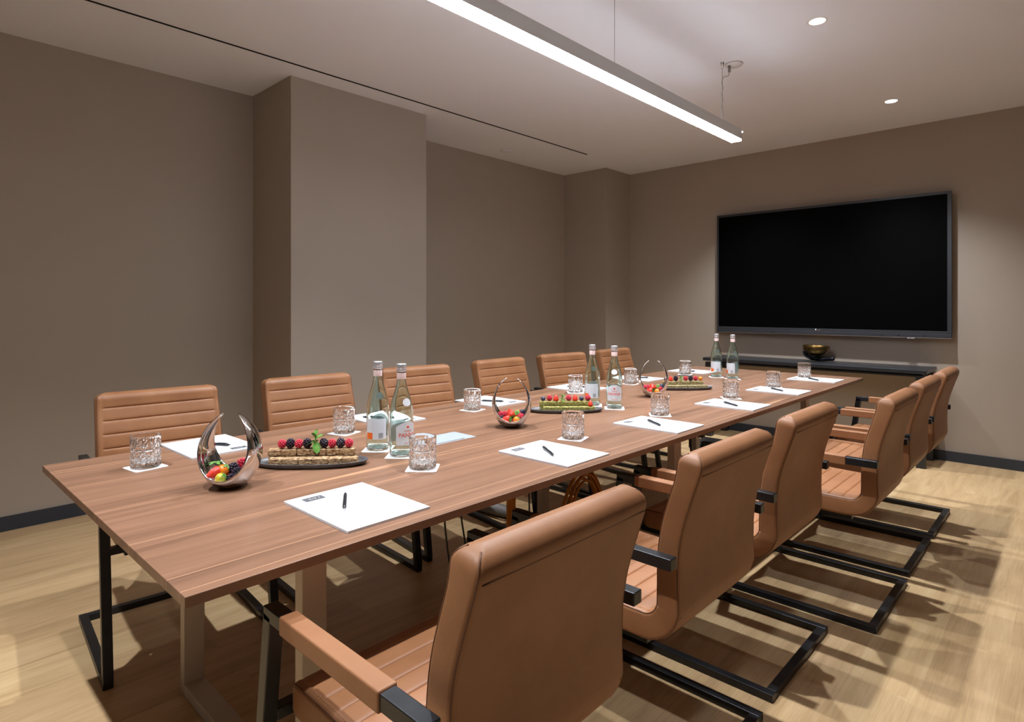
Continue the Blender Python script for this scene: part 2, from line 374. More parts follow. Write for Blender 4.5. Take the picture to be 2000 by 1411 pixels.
# arc length at which seat ends
s_seat = next(_s[i] for i, p in enumerate(_p) if p[0] < .115)
def Tof(s):
    t = s / LT
    tb_ = .070 if s < s_seat else .070 - .010 * min(1, (s - s_seat) / .16)
    u = max(0, (s - (LT - .09)) / .09); return tb_ + .010 * u * u * (3 - 2 * u)
grooves_back = [LT - .068 - .053 * k for k in range(0, 7)]
grooves_seat = [.058 + .052 * k for k in range(0, 7)]
GR = grooves_back + grooves_seat
def grv(s):
    g = 0
    for k in GR:
        d = abs(s - k)
        if d < .02: g = max(g, .0052 * math.exp(-d / .0030))
    return g
def at_s(x):
    for i in range(len(_s) - 1):
        if _s[i + 1] >= x: return _p[i].lerp(_p[i + 1], (x - _s[i]) / max(1e-9, _s[i + 1] - _s[i]))
    return _p[-1]
base_s = [LT * k / 150 for k in range(151)]
SL = sorted([x for x in base_s if all(abs(x - g) > .0078 for g in GR)] + [g + d for g in GR for d in (-.0068, -.0040, -.0021, -.0009, 0, .0009, .0021, .0040, .0068) if 0 < g + d < LT])
pts = [at_s(x) for x in SL]
TAN = [(at_s(min(LT, x + .006)) - at_s(max(0, x - .006))).normalized() for x in SL]
def ring(i, rnd_start, rnd_end):
    p = pts[i]; s = SL[i]; t = TAN[i]; n = Vector((t[1], -t[0]))
    Th = Tof(s); W = WH - .004 * max(0, (s - (LT - .2)) / .2); r = .0115; sc = 1.0; wsc = 0.0
    re = Th * .5
    if rnd_start and s < re: q = 1 - s / re; sc = math.sqrt(max(0, 1 - q * q)) * .97 + .03; wsc = .012 * (1 - sc)
    if rnd_end and LT - s < re: q = 1 - (LT - s) / re; sc = math.sqrt(max(0, 1 - q * q)) * .97 + .03; wsc = .012 * (1 - sc)
    Th *= sc; W -= wsc; r = min(r, Th * .48)
    if rnd_end and LT - s < .026: q = 1 - (LT - s) / .026; W -= .026 * (1 - math.sqrt(max(0, 1 - q * q))) * .9
    if rnd_start and s < .022: q = 1 - s / .022; W -= .022 * (1 - math.sqrt(max(0, 1 - q * q))) * .9
    hT = Th / 2; g = grv(s) * sc; flat = W - .0215
    sec = []
    # front face from -x to +x
    for f in (-flat - .004, -flat, -flat + .006): sec.append((f, hT - (.0022 * sc if f == -flat else 0) - (g if f > -flat else 0)))
    for u in (-.7, -.35, 0, .35, .7): sec.append((u * flat, hT + .0015 * sc - g))
    for f in (flat - .006, flat, flat + .004): sec.append((f, hT - (.0022 * sc if f == flat else 0) - (g if f < flat else 0)))
    for k in range(0, 5):
        an = pi / 2 * (1 - k / 4); sec.append((W - r + r * cos(an), hT - r + r * sin(an)))
    for k in range(0, 5):
        an = -pi / 2 * k / 4; sec.append((W - r + r * cos(an), -hT + r + r * sin(an)))
    for u in (.6, .2, -.2, -.6): sec.append((u * W, -hT - .001 * sc))
    for k in range(0, 5):
        an = -pi / 2 - pi / 2 * k / 4; sec.append((-W + r + r * cos(an), -hT + r + r * sin(an)))
    for k in range(0, 5):
        an = pi - pi / 2 * k / 4; sec.append((-W + r + r * cos(an), hT - r + r * sin(an)))
    return [(x, p[0] + n[0] * h, p[1] + n[1] * h) for x, h in sec]
def shell(i0, i1, rs, re_, openend):
    mb = MB(); rr = [ring(i, rs, re_) for i in range(i0, i1 + 1)]; n = len(rr[0]); vs = [v for q in rr for v in q]
    fs = [(i * n + j, i * n + (j + 1) % n, (i + 1) * n + (j + 1) % n, (i + 1) * n + j) for i in range(len(rr) - 1) for j in range(n)]
    fs += [tuple(range(n))[::-1]] if openend == 0 else [tuple((len(rr) - 1) * n + j for j in range(n))]
    mb.add(vs, fs, True); return mb
def edge(x):
    """half width and half thickness of the upholstery at path position x, rounded off at the two ends"""
    W = WH - .004 * max(0, (x - (LT - .2)) / .2); Th = Tof(x); d = min(x, LT - x); re = Th * .5; sc = 1.0
    if d < re: q = 1 - d / re; sc = math.sqrt(max(0, 1 - q * q)) * .97 + .03
    W -= .012 * (1 - sc); rr = .026 if LT - x < x else .022
    if d < rr: q = 1 - d / rr; W -= rr * (1 - math.sqrt(max(0, 1 - q * q))) * .9
    return W, Th * sc / 2
def on_path(x, sx, xoff, hsign, inset):
    p = at_s(x); t = (at_s(min(LT, x + .006)) - at_s(max(0, x - .006))).normalized(); n = Vector((t[1], -t[0])); W, hT = edge(x); h = hsign * (hT - inset)
    return Vector((sx * (W - xoff), p[0] + n[0] * h, p[1] + n[1] * h)), t, n
def seamline(s0, s1, xoff, hsign, inset, sx, r=.0013):
    k = int((s1 - s0) / .008); return MB().tube([on_path(s0 + (s1 - s0) * i / k, sx, xoff, hsign, inset)[0] for i in range(k + 1)], r, 5)
def stitches(s0, s1, xoff, hsign, inset, sx):
    mb = MB(); x = s0
    while x < s1:
        c0, t, n = on_path(x, sx, xoff, hsign, inset); d = Vector((.0012, t[0] * .0020, t[1] * .0020))
        mb.bar(c0 - d, c0 + d, .0011, .0009, (.001, n[0], n[1])); x += .0075
    return mb
isp = next(i for i, s in enumerate(SL) if s >= s_seat)
ith = next(i for i, s in enumerate(SL) if s >= LT - .042)
def make_chair():
    root = empty('armchair')
    fr = M['black_steel']; hw = .270; tw = .030
    b = MB(); y0, y1 = .015, .575
    b.bar((-hw, y0 - .015, .0125), (-hw, y1 + .012, .0125), tw, .025); b.bar((hw, y0 - .015, .0125), (hw, y1 + .012, .0125), tw, .025)
    b.bar((-hw + .015, y0, .0125), (hw - .015, y0, .0125), .030, .0246, (0, 1, 0)); b.build('floor_frame', fr, root, bevel=.0022)
    for sx in (-1, 1):
        MB().bar((sx * hw, .575, .02), (sx * hw, .486, .641), tw, .030).build('front_leg', fr, root, bevel=.0022)
        MB().bar((sx * hw, .501, .641), (sx * hw, -.004, .641), tw, .028).build('arm', fr, root, bevel=.0022)
        MB().bar((sx * hw, .428, .641), (sx * hw, .104, .641), .037, .036).build('armrest_pad', M['leather'], root, bevel=.004, seg=3)
    c = MB(); ys = .515
    c.bar((-hw + .014, ys, .432 - .008), (hw - .014, ys, .432 - .008), .028, .024, (0, 1, 0))
    for sx in (-1, 1): c.bar((sx * (WH - .03), ys, .405), (sx * (WH - .03), .10, .402), .022, .018)
    c.build('seat_rail', fr, root, bevel=.002)
    seat = shell(0, isp, True, False, 0).build('seat', M['leather'], root)
    back = shell(isp, len(pts) - 1, False, True, 1).build('backrest', M['leather'], root)
    i2 = next(i for i, x in enumerate(SL) if x > LT - .034)
    for sx in (-1, 1):
        seamline(.012, s_seat, .0034, 1, .0034, sx, .0016).build('seam', M['stitch'], seat)
        seamline(s_seat, LT - .004, .0034, 1, .0034, sx, .0016).build('seam', M['stitch'], back); seamline(s_seat, LT - .004, .0034, -1, .0034, sx, .0016).build('seam', M['stitch'], back)
        stitches(.03, s_seat, .0130, 1, -.0002, sx).build('stitching', M['thread'], seat)
        stitches(s_seat + .02, LT - .03, .0130, 1, .0001, sx).build('stitching', M['thread'], back); stitches(s_seat + .06, LT - .06, .0130, -1, .0003, sx).build('stitching', M['thread'], back)
    p = pts[ith]; t = TAN[ith]; n = Vector((t[1], -t[0])); h = -Tof(SL[ith]) / 2 - .0002
    MB().tube([(-(WH - .014), p[0] + n[0] * h, p[1] + n[1] * h), (WH - .014, p[0] + n[0] * h, p[1] + n[1] * h)], .0016, 5).build('seam', M['stitch'], back)
    return root
chair0 = make_chair()
ordn = ['', 'second', 'third', 'fourth', 'fifth']
# right row: (centre x, rear sled y, extra rotation about the front legs)
RIGHT = [(.812, .668, 0), (1.55, .694, 0), (2.215, .702, 0), (2.89, .565, 0), (3.545, .575, 0), (4.170, .575, 0)]
LEFT = [(.833, 2.858, .0), (1.510, 2.860, .0), (2.170, 2.860, .0), (2.915, 2.860, 0), (3.550, 2.865, 0), (4.285, 2.855, 0)]
LROT = [.083, .060, .13, .02, .16, .0]
RROT = [0, 0, 0, 0, 0, 0]
RL = ['tan leather armchair nearest the camera, smooth back turned to us, front right', 'second armchair from the camera in the row with backs turned to us',
      'third armchair from the camera in the row with backs turned to us', 'fourth armchair from the camera in the right row, seat ribs and black arm end visible',
      'fifth armchair from the camera in the row with backs turned to us', 'armchair at the far right end beside the black console']
LL = ['tan ribbed armchair at the near left end, behind the nearest glass', 'second ribbed armchair from the left on the wall side of the table',
      'third ribbed armchair from the left, directly behind the nearest pair of bottles', 'fourth ribbed armchair from the left, behind the second steel fruit bowl',
      'fifth ribbed armchair from the left, just left of the middle pair of bottles', 'smallest-looking ribbed armchair, last on the wall side by the corner']
first = True
for side, lst, rot, labs in ((0, RIGHT, RROT, RL), (1, LEFT, LROT, LL)):
    for i, (x, y, _) in enumerate(lst):
        o = chair0 if first else copy_tree(chair0); first = False
        if side == 0: o.location = (x, y, 0); o.rotation_euler = (0, 0, rot[i])
        else:
            a = -rot[i]; yf = y - .59; xf = x - (.035 if i == 0 else 0) * 0
            # rotate about the front of the sled
            o.location = (xf - .59 * sin(a) * .5, yf + .59 * cos(a), 0); o.rotation_euler = (0, 0, pi + a)
            if i == 0: o.location.x = .833 + .010
        tag(o, labs[i], 'armchair', 'tan leather armchairs around the table')

# ------------------------------------------------------------------ writing pads and pens
def make_pad():
    root = empty('notepad'); MB().box(-.1125, .1125, -.1475, .1475, 0, .0045).build('paper_block', M['paper_edge'], root)
    MB().box(-.1125, .1125, -.1475, .1475, .0045, .0056).build('top_sheet', M['paper'], root)
    MB().box(-.078, -.024, .098, .128, .0056, .0059).build('printed_emblem', M['logo'], root)
    q = MB()
    for k, (a, b2) in enumerate((((-.062, .107), (-.062, .118)), ((-.062, .118), (-.056, .107)), ((-.052, .118), (-.048, .112)), ((-.048, .112), (-.048, .107)), ((-.048, .112), (-.044, .118)), ((-.040, .107), (-.034, .118)))):
        q.bar((a[0], a[1], .0060), (b2[0], b2[1], .0060), .0011, .0003, (0, 0, 1) if 0 else (1, 0, 0))
    q.build('emblem_mark', M['logo_mark'], root); return root
def make_pen():
    root = empty('ballpoint_pen'); r = .0050
    MB().tube([(-.058, 0, r), (-.050, 0, r), (.040, 0, r), (.052, 0, r)], [r * .9, r, r, r * .6], 12).build('barrel', M['pen'], root)
    MB().tube([(.052, 0, r), (.060, 0, r), (.066, 0, r)], [r * .55, r * .3, r * .1], 10).build('tip', M['silver'], root)
    MB().tube([(-.058, 0, r), (-.066, 0, r)], r * .5, 10).build('push_button', M['pen'], root)
    MB().box(-.055, -.018, -.0016, .0016, r * 2 - .0006, r * 2 + .0010).build('clip', M['pen'], root)
    return root
pad0 = make_pad(); pen0 = make_pen()
def along(a, b): return math.atan2(b[1] - a[1], b[0] - a[0])
PADS = [  # centre x, y, rotation, side, pen centre, pen heading (button -> tip), labels
    (.818, 1.300, .0, 0, (0.801, 1.323), -2.14, 'white notepad nearest the camera', 'black ballpoint pen on the nearest white notepad'),
    (1.563, 1.284, .012, 0, (1.546, 1.291), -2.14, 'white notepad behind the nearest one on the right side, below the second glass', 'black pen lying slanted on the second notepad of the right side'),
    (2.242, 1.279, .0, 0, (2.228, 1.288), -2.15, 'third white notepad from the camera along the right edge', 'black pen on the third notepad of the right edge'),
    (2.955, 1.270, .0, 0, (2.921, 1.262), -2.15, 'fourth white notepad from the camera along the right edge', 'black pen on the fourth notepad of the right edge'),
    (3.630, 1.287, .0, 0, (3.617, 1.287), -2.20, 'fifth white notepad from the camera along the right edge', 'black pen on the fifth notepad of the right edge'),
    (4.365, 1.305, .0, 0, (4.306, 1.296), -2.30, 'farthest white notepad of the right edge, at the table corner', 'black pen on the farthest notepad of the right edge'),
    (.815, 2.228, .02, 1, (0.823, 2.215), 2.10, 'white notepad in front of the near left armchair, behind the steel bowl', 'black pen on the notepad behind the nearest steel bowl'),
    (1.545, 2.228, .0, 1, (1.500, 2.240), 2.10, 'white notepad partly hidden behind the nearest pair of bottles', 'black pen on the notepad behind the nearest pair of bottles'),
    (2.198, 2.230, .0, 1, (2.178, 2.199), 2.10, 'white notepad between a glass and the second steel bowl', 'black pen on the notepad beside the second steel bowl'),
    (2.925, 2.215, .0, 1, (2.917, 2.221), 2.10, 'white notepad behind the middle pair of bottles', 'black pen on the notepad behind the middle pair of bottles'),
    (3.600, 2.215, .0, 1, (3.600, 2.200), 2.10, 'white notepad behind the third steel bowl', 'black pen on the notepad behind the third steel bowl'),
    (4.280, 2.150, .0, 1, (4.200, 2.160), 2.10, 'farthest white notepad on the wall side of the table', 'black pen on the farthest notepad of the wall side'),
]
for i, (x, y, rz, side, pc, pa, la, lb) in enumerate(PADS):
    o = pad0 if i == 0 else copy_tree(pad0); o.location = (x, y, TZ); o.rotation_euler = (0, 0, rz + (pi if side else 0))
    tag(o, la, 'notepad', 'white notepads laid out on the table')
    o = pen0 if i == 0 else copy_tree(pen0); o.location = (pc[0], pc[1], TZ + .0056); o.rotation_euler = (0, 0, pa)
    tag(o, lb, 'pen', 'black ballpoint pens on the notepads')

# ------------------------------------------------------------------ coasters, tumblers, bottles
def rrect(w, h, r, n=5):
    q = []
    for cx_, cy_, a0 in ((w - r, h - r, 0), (-w + r, h - r, pi / 2), (-w + r, -h + r, pi), (w - r, -h + r, 3 * pi / 2)):
        for k in range(n + 1): a = a0 + pi / 2 * k / n; q.append((cx_ + r * cos(a), cy_ + r * sin(a)))
    return q
def make_coaster():
    root = MB().prism(rrect(.047, .047, .008), 0, .0014).build('coaster', M['paper']); return root
coast0 = make_coaster()
def make_tumbler():
    r0, h, nn = .0415, .098, 96
    def rf(r, z, a):
        if r < .036 or z < .004 or z > .083: return r
        k = 9; u = a * k / (2 * pi); v = (z - .004) / .0265
        d1 = abs(((u + v * .5) % 1) - .5) * 2; d2 = abs(((u - v * .5) % 1) - .5) * 2; d3 = abs((u % 1) - .5) * 2; d4 = abs((v % 1) - .5) * 2 if z < .06 else 0
        g = max(max(0, 1 - (1 - d) * 4.2) for d in (d1, d2, d3, d4)); f = min(1, (.083 - z) / .01, (z - .004) / .006)
        return r - .0028 * g * max(0, f)
    prof = [(0, 0), (.030, 0), (r0 - .003, .0008), (r0 - .001, .003)] + [(r0, .004 + .0796 * k / 44) for k in range(45)] + [(r0, .090), (r0, h - .0012), (r0 - .0009, h), (r0 - .0022, h), (r0 - .0032, h - .0012), (r0 - .0040, .055), (r0 - .0062, .022), (r0 - .012, .017), (0, .0158)]
    mb = MB(); vs = []; k = len(prof); outer = 4 + 45 + 1
    for i, (r, z) in enumerate(prof):
        for j in range(nn):
            a = 2 * pi * j / nn; rr = rf(r, z, a) if i < outer else r; vs.append((rr * cos(a), rr * sin(a), z))
    fs = [(i * nn + j, i * nn + (j + 1) % nn, (i + 1) * nn + (j + 1) % nn, (i + 1) * nn + j) for i in range(1, k - 2) for j in range(nn)]
    # close centre
    fs2 = [tuple(1 * nn + j for j in range(nn))[::-1], tuple((k - 2) * nn + j for j in range(nn))]
    mb.add(vs, fs, False); mb.f += fs2; mb.sm += [False] * 2
    o = mb.build('tumbler', M['crystal'])
    bm = bmesh.new(); bm.from_mesh(o.data); bmesh.ops.delete(bm, geom=[v for v in bm.verts if not v.link_faces], context='VERTS'); bmesh.ops.recalc_face_normals(bm, faces=bm.faces)
    for f in bm.faces:
        z = f.calc_center_median().z; rad = f.calc_center_median().xy.length; f.smooth = not (rad > .036 and .005 < z < .083)
    bm.to_mesh(o.data); bm.free(); return o
tum0 = make_tumbler()
GL = [((.575, 2.085), .15, 'empty cut-crystal tumbler at the far left, on its own near the table corner'), ((1.262, 2.089), .3, 'cut-crystal tumbler between the two nearest ribbed armchairs and the bottles'),
      ((1.964, 2.112), .2, 'cut-crystal tumbler just left of the second steel bowl'), ((2.775, 2.115), .7, 'cut-crystal tumbler just left of the middle pair of bottles'),
      ((3.325, 2.096), .1, 'cut-crystal tumbler left of the third steel bowl'), ((4.015, 2.074), .3, 'far cut-crystal tumbler on the wall side, left of the farthest bottles'),
      ((1.150, 1.458), .75, 'cut-crystal tumbler nearest the camera, right of the bottles'), ((1.795, 1.380), .3, 'cut-crystal tumbler in front of the second fruit platter'),
      ((2.455, 1.392), .6, 'cut-crystal tumbler right of the middle pair of bottles'), ((3.175, 1.374), .7, 'cut-crystal tumbler in front of the farthest pair of bottles'),
      ((3.775, 1.368), .2, 'cut-crystal tumbler behind the fifth notepad of the right edge'), ((4.410, 1.390), .5, 'farthest cut-crystal tumbler on the right, below the brass bowl')]
BO = [((1.197, 1.765), 2.9, 'left bottle of the nearest pair, orange mark on its back label'), ((1.201, 1.635), .55, 'right bottle of the nearest pair, behind the nearest tumbler'),
      ((2.470, 1.778), 2.9, 'left bottle of the middle pair, orange mark on its back label'), ((2.468, 1.646), .0, 'right bottle of the middle pair, red lettering facing us'),
      ((4.062, 1.862), 2.9, 'left bottle of the farthest pair, orange mark on its back label'), ((4.023, 1.728), 2.5, 'right bottle of the farthest pair, plain back label facing us')]
for i, ((x, y), rz, lab) in enumerate(GL):
    o = coast0 if i == 0 else copy_tree(coast0); o.location = (x, y, TZ)
    if i == 11: o.location.z = TZ + .0062
    if i == 5: o.location.z = TZ + .0062
    o.rotation_euler = (0, 0, rz); tag(o, 'white square coaster under the ' + lab.replace('empty ', '').split(',')[0], 'coaster', 'white coasters under the glasses')
    zt = o.location.z + .0015
    o = tum0 if i == 0 else copy_tree(tum0); o.location = (x, y, zt); o.rotation_euler = (0, 0, rz * .7); tag(o, lab, 'glass', 'cut-crystal tumblers on the table')

def wrap(me, rad, zc, name, mat, parent):
    me.materials.clear(); me.materials.append(mat)
    for v in me.vertices:
        x, y, z = v.co; a = x / rad; rr = rad + z; v.co = (rr * sin(a), -rr * cos(a), zc + y)
    me.update(); o = bpy.data.objects.new(name, me); COL.objects.link(o); o.parent = parent; return o
def patch(rad, a0, a1, z0, z1, th=.0003, top=None, n=24):
    mb = MB()
    def f(u, v):
        a = a0 + (a1 - a0) * u; zz1 = z1 if top is None else top(u); z = z0 + (zz1 - z0) * v; return (rad * sin(a), -rad * cos(a), z)
    mb.grid(f, n, 4, True); return mb
def make_bottle():
    root = empty('water_bottle')
    prof = [(.030, 0), (.0355, .0012), (.0385, .006), (.0388, .03), (.0385, .135), (.0375, .150), (.0345, .170), (.0295, .190), (.0240, .208), (.0190, .226), (.0158, .242), (.0145, .252), (.0140, .272), (.0150, .274), (.0150, .277), (.0135, .278)]
    inner = [(.001, .0135), (.020, .0115), (.033, .0095), (.0360, .014)] + [(r_ - .0024, z_) for r_, z_ in prof[3:12]] + [(.0118, .272), (.0118, .2775)]
    MB().lathe([(.001, .006), (.020, .004)] + prof + inner[::-1], 40).build('glass_body', M['bottle'], root, fixn=True)
    MB().lathe([(.0148, .276), (.0162, .276), (.0162, .284), (.0155, .285), (.0160, .286), (.0160, .300), (.0150, .302), (.001, .302), ], 32).build('cap', M['cap'], root, fixn=True)
    MB().lathe([(.0146, .252), (.0149, .254), (.0149, .272), (.0146, .273)], 32).build('neck_label', M['neck'], root, fixn=True)
    fl = patch(.0394, -1.0, 1.0, .040, .105, top=lambda u: .100 + .016 * sin(pi * u)).build('front_label', M['label'], root)
    wrap(text_mesh('PANNA', .0185, .0001, bold=.0002), .0397, .072, 'lettering', M['red'], fl)
    wrap(text_mesh('ACQUA', .0078, .0001), .0397, .086, 'lettering', M['red'], fl)
    wrap(text_mesh('TOSCANA', .0055, .0001), .0397, .046, 'lettering', M['red'], fl)
    q = bpy.data.meshes.new('crest'); t = MB().lathe([(.001, -.0001), (.0045, -.0001), (.0045, .0001), (.001, .0001)], 10); q = t.mesh('crest'); wrap(q, .0397, .099, 'crest', M['red'], fl)
    bl = patch(.0394, 2.25, 4.15, .040, .110).build('back_label', M['label'], root)
    MB().grid(lambda u, v: (.0398 * sin(2.30 + .62 * u), -.0398 * cos(2.30 + .62 * u), .041 + .022 * v), 10, 1).build('orange_mark', M['orange'], bl)
    bc = MB()
    for k in range(9):
        a = 3.45 + k * .045; bc.grid(lambda u, v, a=a: (.0398 * sin(a + .02 * u), -.0398 * cos(a + .02 * u), .044 + .018 * v), 1, 1)
    bc.build('barcode', M['barcode'], bl)
    # round shoulder seal
    def sh(u, v):
        zz = .178 + (v - .5) * .026 * (1 if True else 0); wd = math.sqrt(max(0, 1 - ((v - .5) * 2) ** 2)); rad = .0337 + (.178 - zz) * .26; a = (u - .5) * .85 * wd
        return (rad * sin(a), -rad * cos(a), zz)
    MB().grid(sh, 10, 12).build('shoulder_seal', M['label'], root)
    return root
bot0 = make_bottle()
for i, ((x, y), rz, lab) in enumerate(BO):
    o = copy_tree(coast0); o.location = (x, y, TZ); o.rotation_euler = (0, 0, .75 if i < 2 else .6); tag(o, 'white square coaster under the ' + lab.split(',')[0], 'coaster', 'white coasters under the bottles')
    o = bot0 if i == 0 else copy_tree(bot0); o.location = (x, y, TZ + .0015)
    view = math.atan2(y, x)                              # heading from the camera corner of the room
    o.rotation_euler = (0, 0, view - pi / 2 + rz); tag(o, lab.replace(' bottle', ' water bottle', 1), 'bottle', 'clear glass water bottles')

# ------------------------------------------------------------------ steel fruit bowls
def make_basket(name):
    root = empty(name)
    a_, b_, c_ = .080, .082, .104
    def sheet(u, v, k=1.0):
        th = (u - .5) * 2 * R(163); q = abs(th) / R(163)
        W = R(47) * (1 - q ** 1.55) ** .85 + R(1.2)
        ps = (v - .5) * 2 * W
        z = -c_ * cos(ps) * cos(th)
        e = 1.0 - .14 * max(0, z / c_)            # egg: narrower to the top
        x = a_ * k * e * cos(ps) * sin(th); y = b_ * k * sin(ps); z = max(z * (1 if z > 0 else k), -c_ * .955)
        return (x, y, z + c_ * .955 + .0005)
    m = MB(); m.grid(lambda u, v: sheet(u, v), 72, 18); o = m.build('shell', M['steel'], root)
    md = o.modifiers.new('thickness', 'SOLIDIFY'); md.thickness = .0028; md.offset = 0
    MB().lathe([(.001, -.0), (.026, .0), (.029, .0012), (.001, .0012)], 28).build('foot', M['dark_bronze'], root, fixn=True)
    return root
AZ = R(30)
BK = [((.672, 1.690), 'large-looking polished steel fruit bowl nearest the camera, with two curved horns'), ((1.800, 1.700), 'polished steel horned fruit bowl in the middle, left of the second platter'), ((2.935, 1.705), 'farthest polished steel horned fruit bowl, left of the third platter')]
bk0 = make_basket('fruit_bowl')
for i, ((x, y), lab) in enumerate(BK):
    o = bk0 if i == 0 else copy_tree(bk0); o.location = (x, y, TZ); o.rotation_euler = (0, 0, AZ - pi / 2 + (R(10), R(13), R(3))[i]); tag(o, lab, 'fruit bowl', 'polished steel fruit bowls')

# ------------------------------------------------------------------ fruit meshes
def ico(sub, r):
    bm = bmesh.new(); bmesh.ops.create_icosphere(bm, subdivisions=sub, radius=r); vs = [tuple(v.co) for v in bm.verts]; fs = [tuple(v.index for v in f.verts) for f in bm.faces]; bm.free(); return vs, fs
def drupe(rx, rz, n, rd):
    mb = MB(); sv, sf = ico(1, rd); g = pi * (3 - math.sqrt(5))
    for k in range(n):
        z = 1 - 2 * (k + .5) / n; q = math.sqrt(1 - z * z); a = g * k; taper = 1 - .12 * (z > 0) * z
        c_ = (rx * taper * q * cos(a), rx * taper * q * sin(a), rz * z); mb.add([(v[0] + c_[0], v[1] + c_[1], v[2] + c_[2]) for v in sv], sf, True)
    sv, sf = ico(2, 1); mb.add([(v[0] * rx * .95, v[1] * rx * .95, v[2] * rz * .95) for v in sv], sf, True); return mb
def o_rasp(): return drupe(.0088, .0095, 46, .0030).build('raspberry', M['raspberry'])
def o_black(): return drupe(.0090, .0105, 44, .0034).build('blackberry', M['blackberry'])
def o_blue():
    return MB().lathe([(.0005, -.0085), (.005, -.0075), (.0088, -.003), (.0095, .001), (.0080, .0055), (.0048, .0080), (.0040, .0092), (.0032, .0078), (.0005, .0072)], 20).build('blueberry', M['blueberry'], fixn=True)
def leafshape(mb, L, W, origin, yaw, pitch, curl=.4):
    def f(u, v):
        wd = W * math.sqrt(max(0, sin(pi * min(1, u * .97 + .02)))) * (v - .5); x = L * u; z = -curl * L * u * u + abs(v - .5) * W * .35
        p = Vector((x, wd, z)); p.rotate(Matrix.Rotation(-pitch, 3, 'Y')); p.rotate(Matrix.Rotation(yaw, 3, 'Z')); return (p.x + origin[0], p.y + origin[1], p.z + origin[2])
    mb.grid(f, 8, 4)
def o_straw():
    root = MB().lathe([(.0005, -.018), (.004, -.0165), (.0085, -.009), (.0118, 0), (.0128, .006), (.0110, .0105), (.006, .0125), (.0005, .0125)], 22).build('strawberry', M['strawberry'], fixn=True)
    mb = MB()
    for k in range(6): leafshape(mb, .011, .0065, (0, 0, .0126), k * pi / 3, .25, .5)
    mb.tube([(0, 0, .012), (0, 0, .018)], .0009, 6); mb.build('leaf_crown', M['leaf'], root); return root
def o_round(name, mat):
    root = MB().lathe([(.0005, -.0125), (.006, -.011), (.0115, -.004), (.0125, .001), (.0105, .007), (.0055, .011), (.0005, .0115)], 22).build(name, M[mat], fixn=True)
    mb = MB()
    for k in range(5): leafshape(mb, .008, .005, (0, 0, .0115), k * 2 * pi / 5, .2, .5)
    mb.build('leaf_crown', M['leaf'], root); return root
def o_mint(L=.022):
    root = MB().tube([(0, 0, 0), (.001, 0, .012), (0, .001, .026)], .0010, 6).build('mint_sprig', M['leaf'])
    for yaw, pit, ln, z in ((-1.2, -.9, L, .012), (1.7, -.2, L * .9, .014), (.3, .7, L * .85, .016), (3.2, -.1, L * .8, .012), (-2.3, 1.1, L * .7, .020), (.9, 1.3, L * .6, .024)):
        mb = MB(); leafshape(mb, ln, ln * .72, (0, 0, z), yaw, pit, .25); mb.build('leaf', M['leaf'], root)
    return root
PROTO = {}
MAKE = dict(raspberry=o_rasp, blackberry=o_black, blueberry=o_blue, strawberry=o_straw, orange_fruit=lambda: o_round('orange_fruit', 'physalis'), yellow_fruit=lambda: o_round('yellow_fruit', 'tomato_yellow'), mint=o_mint)
def fruit(kind, loc, rot, lab, cat, group, sc=1.0):
    if kind not in PROTO: PROTO[kind] = MAKE[kind](); o = PROTO[kind]
    else: o = copy_tree(PROTO[kind])
    o.location = loc; o.rotation_euler = rot; o.scale = (sc,) * 3; tag(o, lab, cat, group); return o
CR = Vector((.7275, .6861, 0)); CRT = Vector((.6861, -.7275, 0))     # room directions: into the room / to the right
def bask(i, items, gl):
    bx, by = BK[i][0]; va = math.atan2(by, bx); d = Vector((cos(va), sin(va), 0)); rt = Vector((sin(va), -cos(va), 0))
    for kind, r_, f_, z_, rot, lab, sc in items:
        p = Vector((bx, by, TZ)) + rt * r_ + d * f_; cat = {'mint': 'mint'}.get(kind, kind.replace('_', ' ')); fruit(kind, (p.x, p.y, TZ + z_), rot, lab, cat, gl, sc * 1.18)
bask(0, [('strawberry', -.038, -.012, .045, (.5, 1.2, .4), 'red strawberry at the left rim of the nearest steel bowl', 1.05),
         ('orange_fruit', -.018, -.008, .048, (.4, .5, 0), 'orange fruit between strawberry and blackberries in the nearest steel bowl', 1.15),
         ('yellow_fruit', -.024, -.036, .034, (.9, -.3, 1), 'yellow-green fruit at the front rim of the nearest steel bowl', 1.0),
         ('blackberry', .006, -.006, .052, (.3, .6, 0), 'topmost blackberry in the nearest steel bowl', 1.05),
         ('blackberry', .016, -.022, .043, (1.1, .3, 1), 'middle blackberry in the nearest steel bowl, below the topmost', 1.05),
         ('blackberry', .004, -.040, .032, (.2, 1.3, 2), 'lowest blackberry at the front rim of the nearest steel bowl', 1.1),
         ('raspberry', .030, .012, .058, (.6, .4, 0), 'raspberry at the back of the nearest steel bowl beside the right horn', 1.15),
         ('raspberry', .036, -.010, .046, (.2, 1.0, 1), 'raspberry tucked against the right horn of the nearest steel bowl', 1.05),
         ('strawberry', -.024, .030, .040, (.2, .3, 2), 'strawberry with green leaves at the back of the nearest steel bowl', 1.0),
         ('raspberry', .006, .020, .036, (.2, .3, 2), 'raspberry buried under the blackberries in the nearest steel bowl', 1.1),
         ('raspberry', -.004, -.014, .024, (.2, .3, 2), 'raspberry at the bottom of the nearest steel bowl', 1.1),
         ], 'fruit heaped in the nearest steel bowl')
mt = MB()
for k in range(5): leafshape(mt, .020, .011, (0, 0, 0), k * 1.2, .3, .4)
mt = mt.build('strawberry_leaves', M['leaf'], loc=(.672 - .026 * .93 + .0, 1.690 + .026 * .37 + .03, TZ + .062)); tag(mt, 'green strawberry leaves at the back left of the nearest steel bowl', 'leaves')
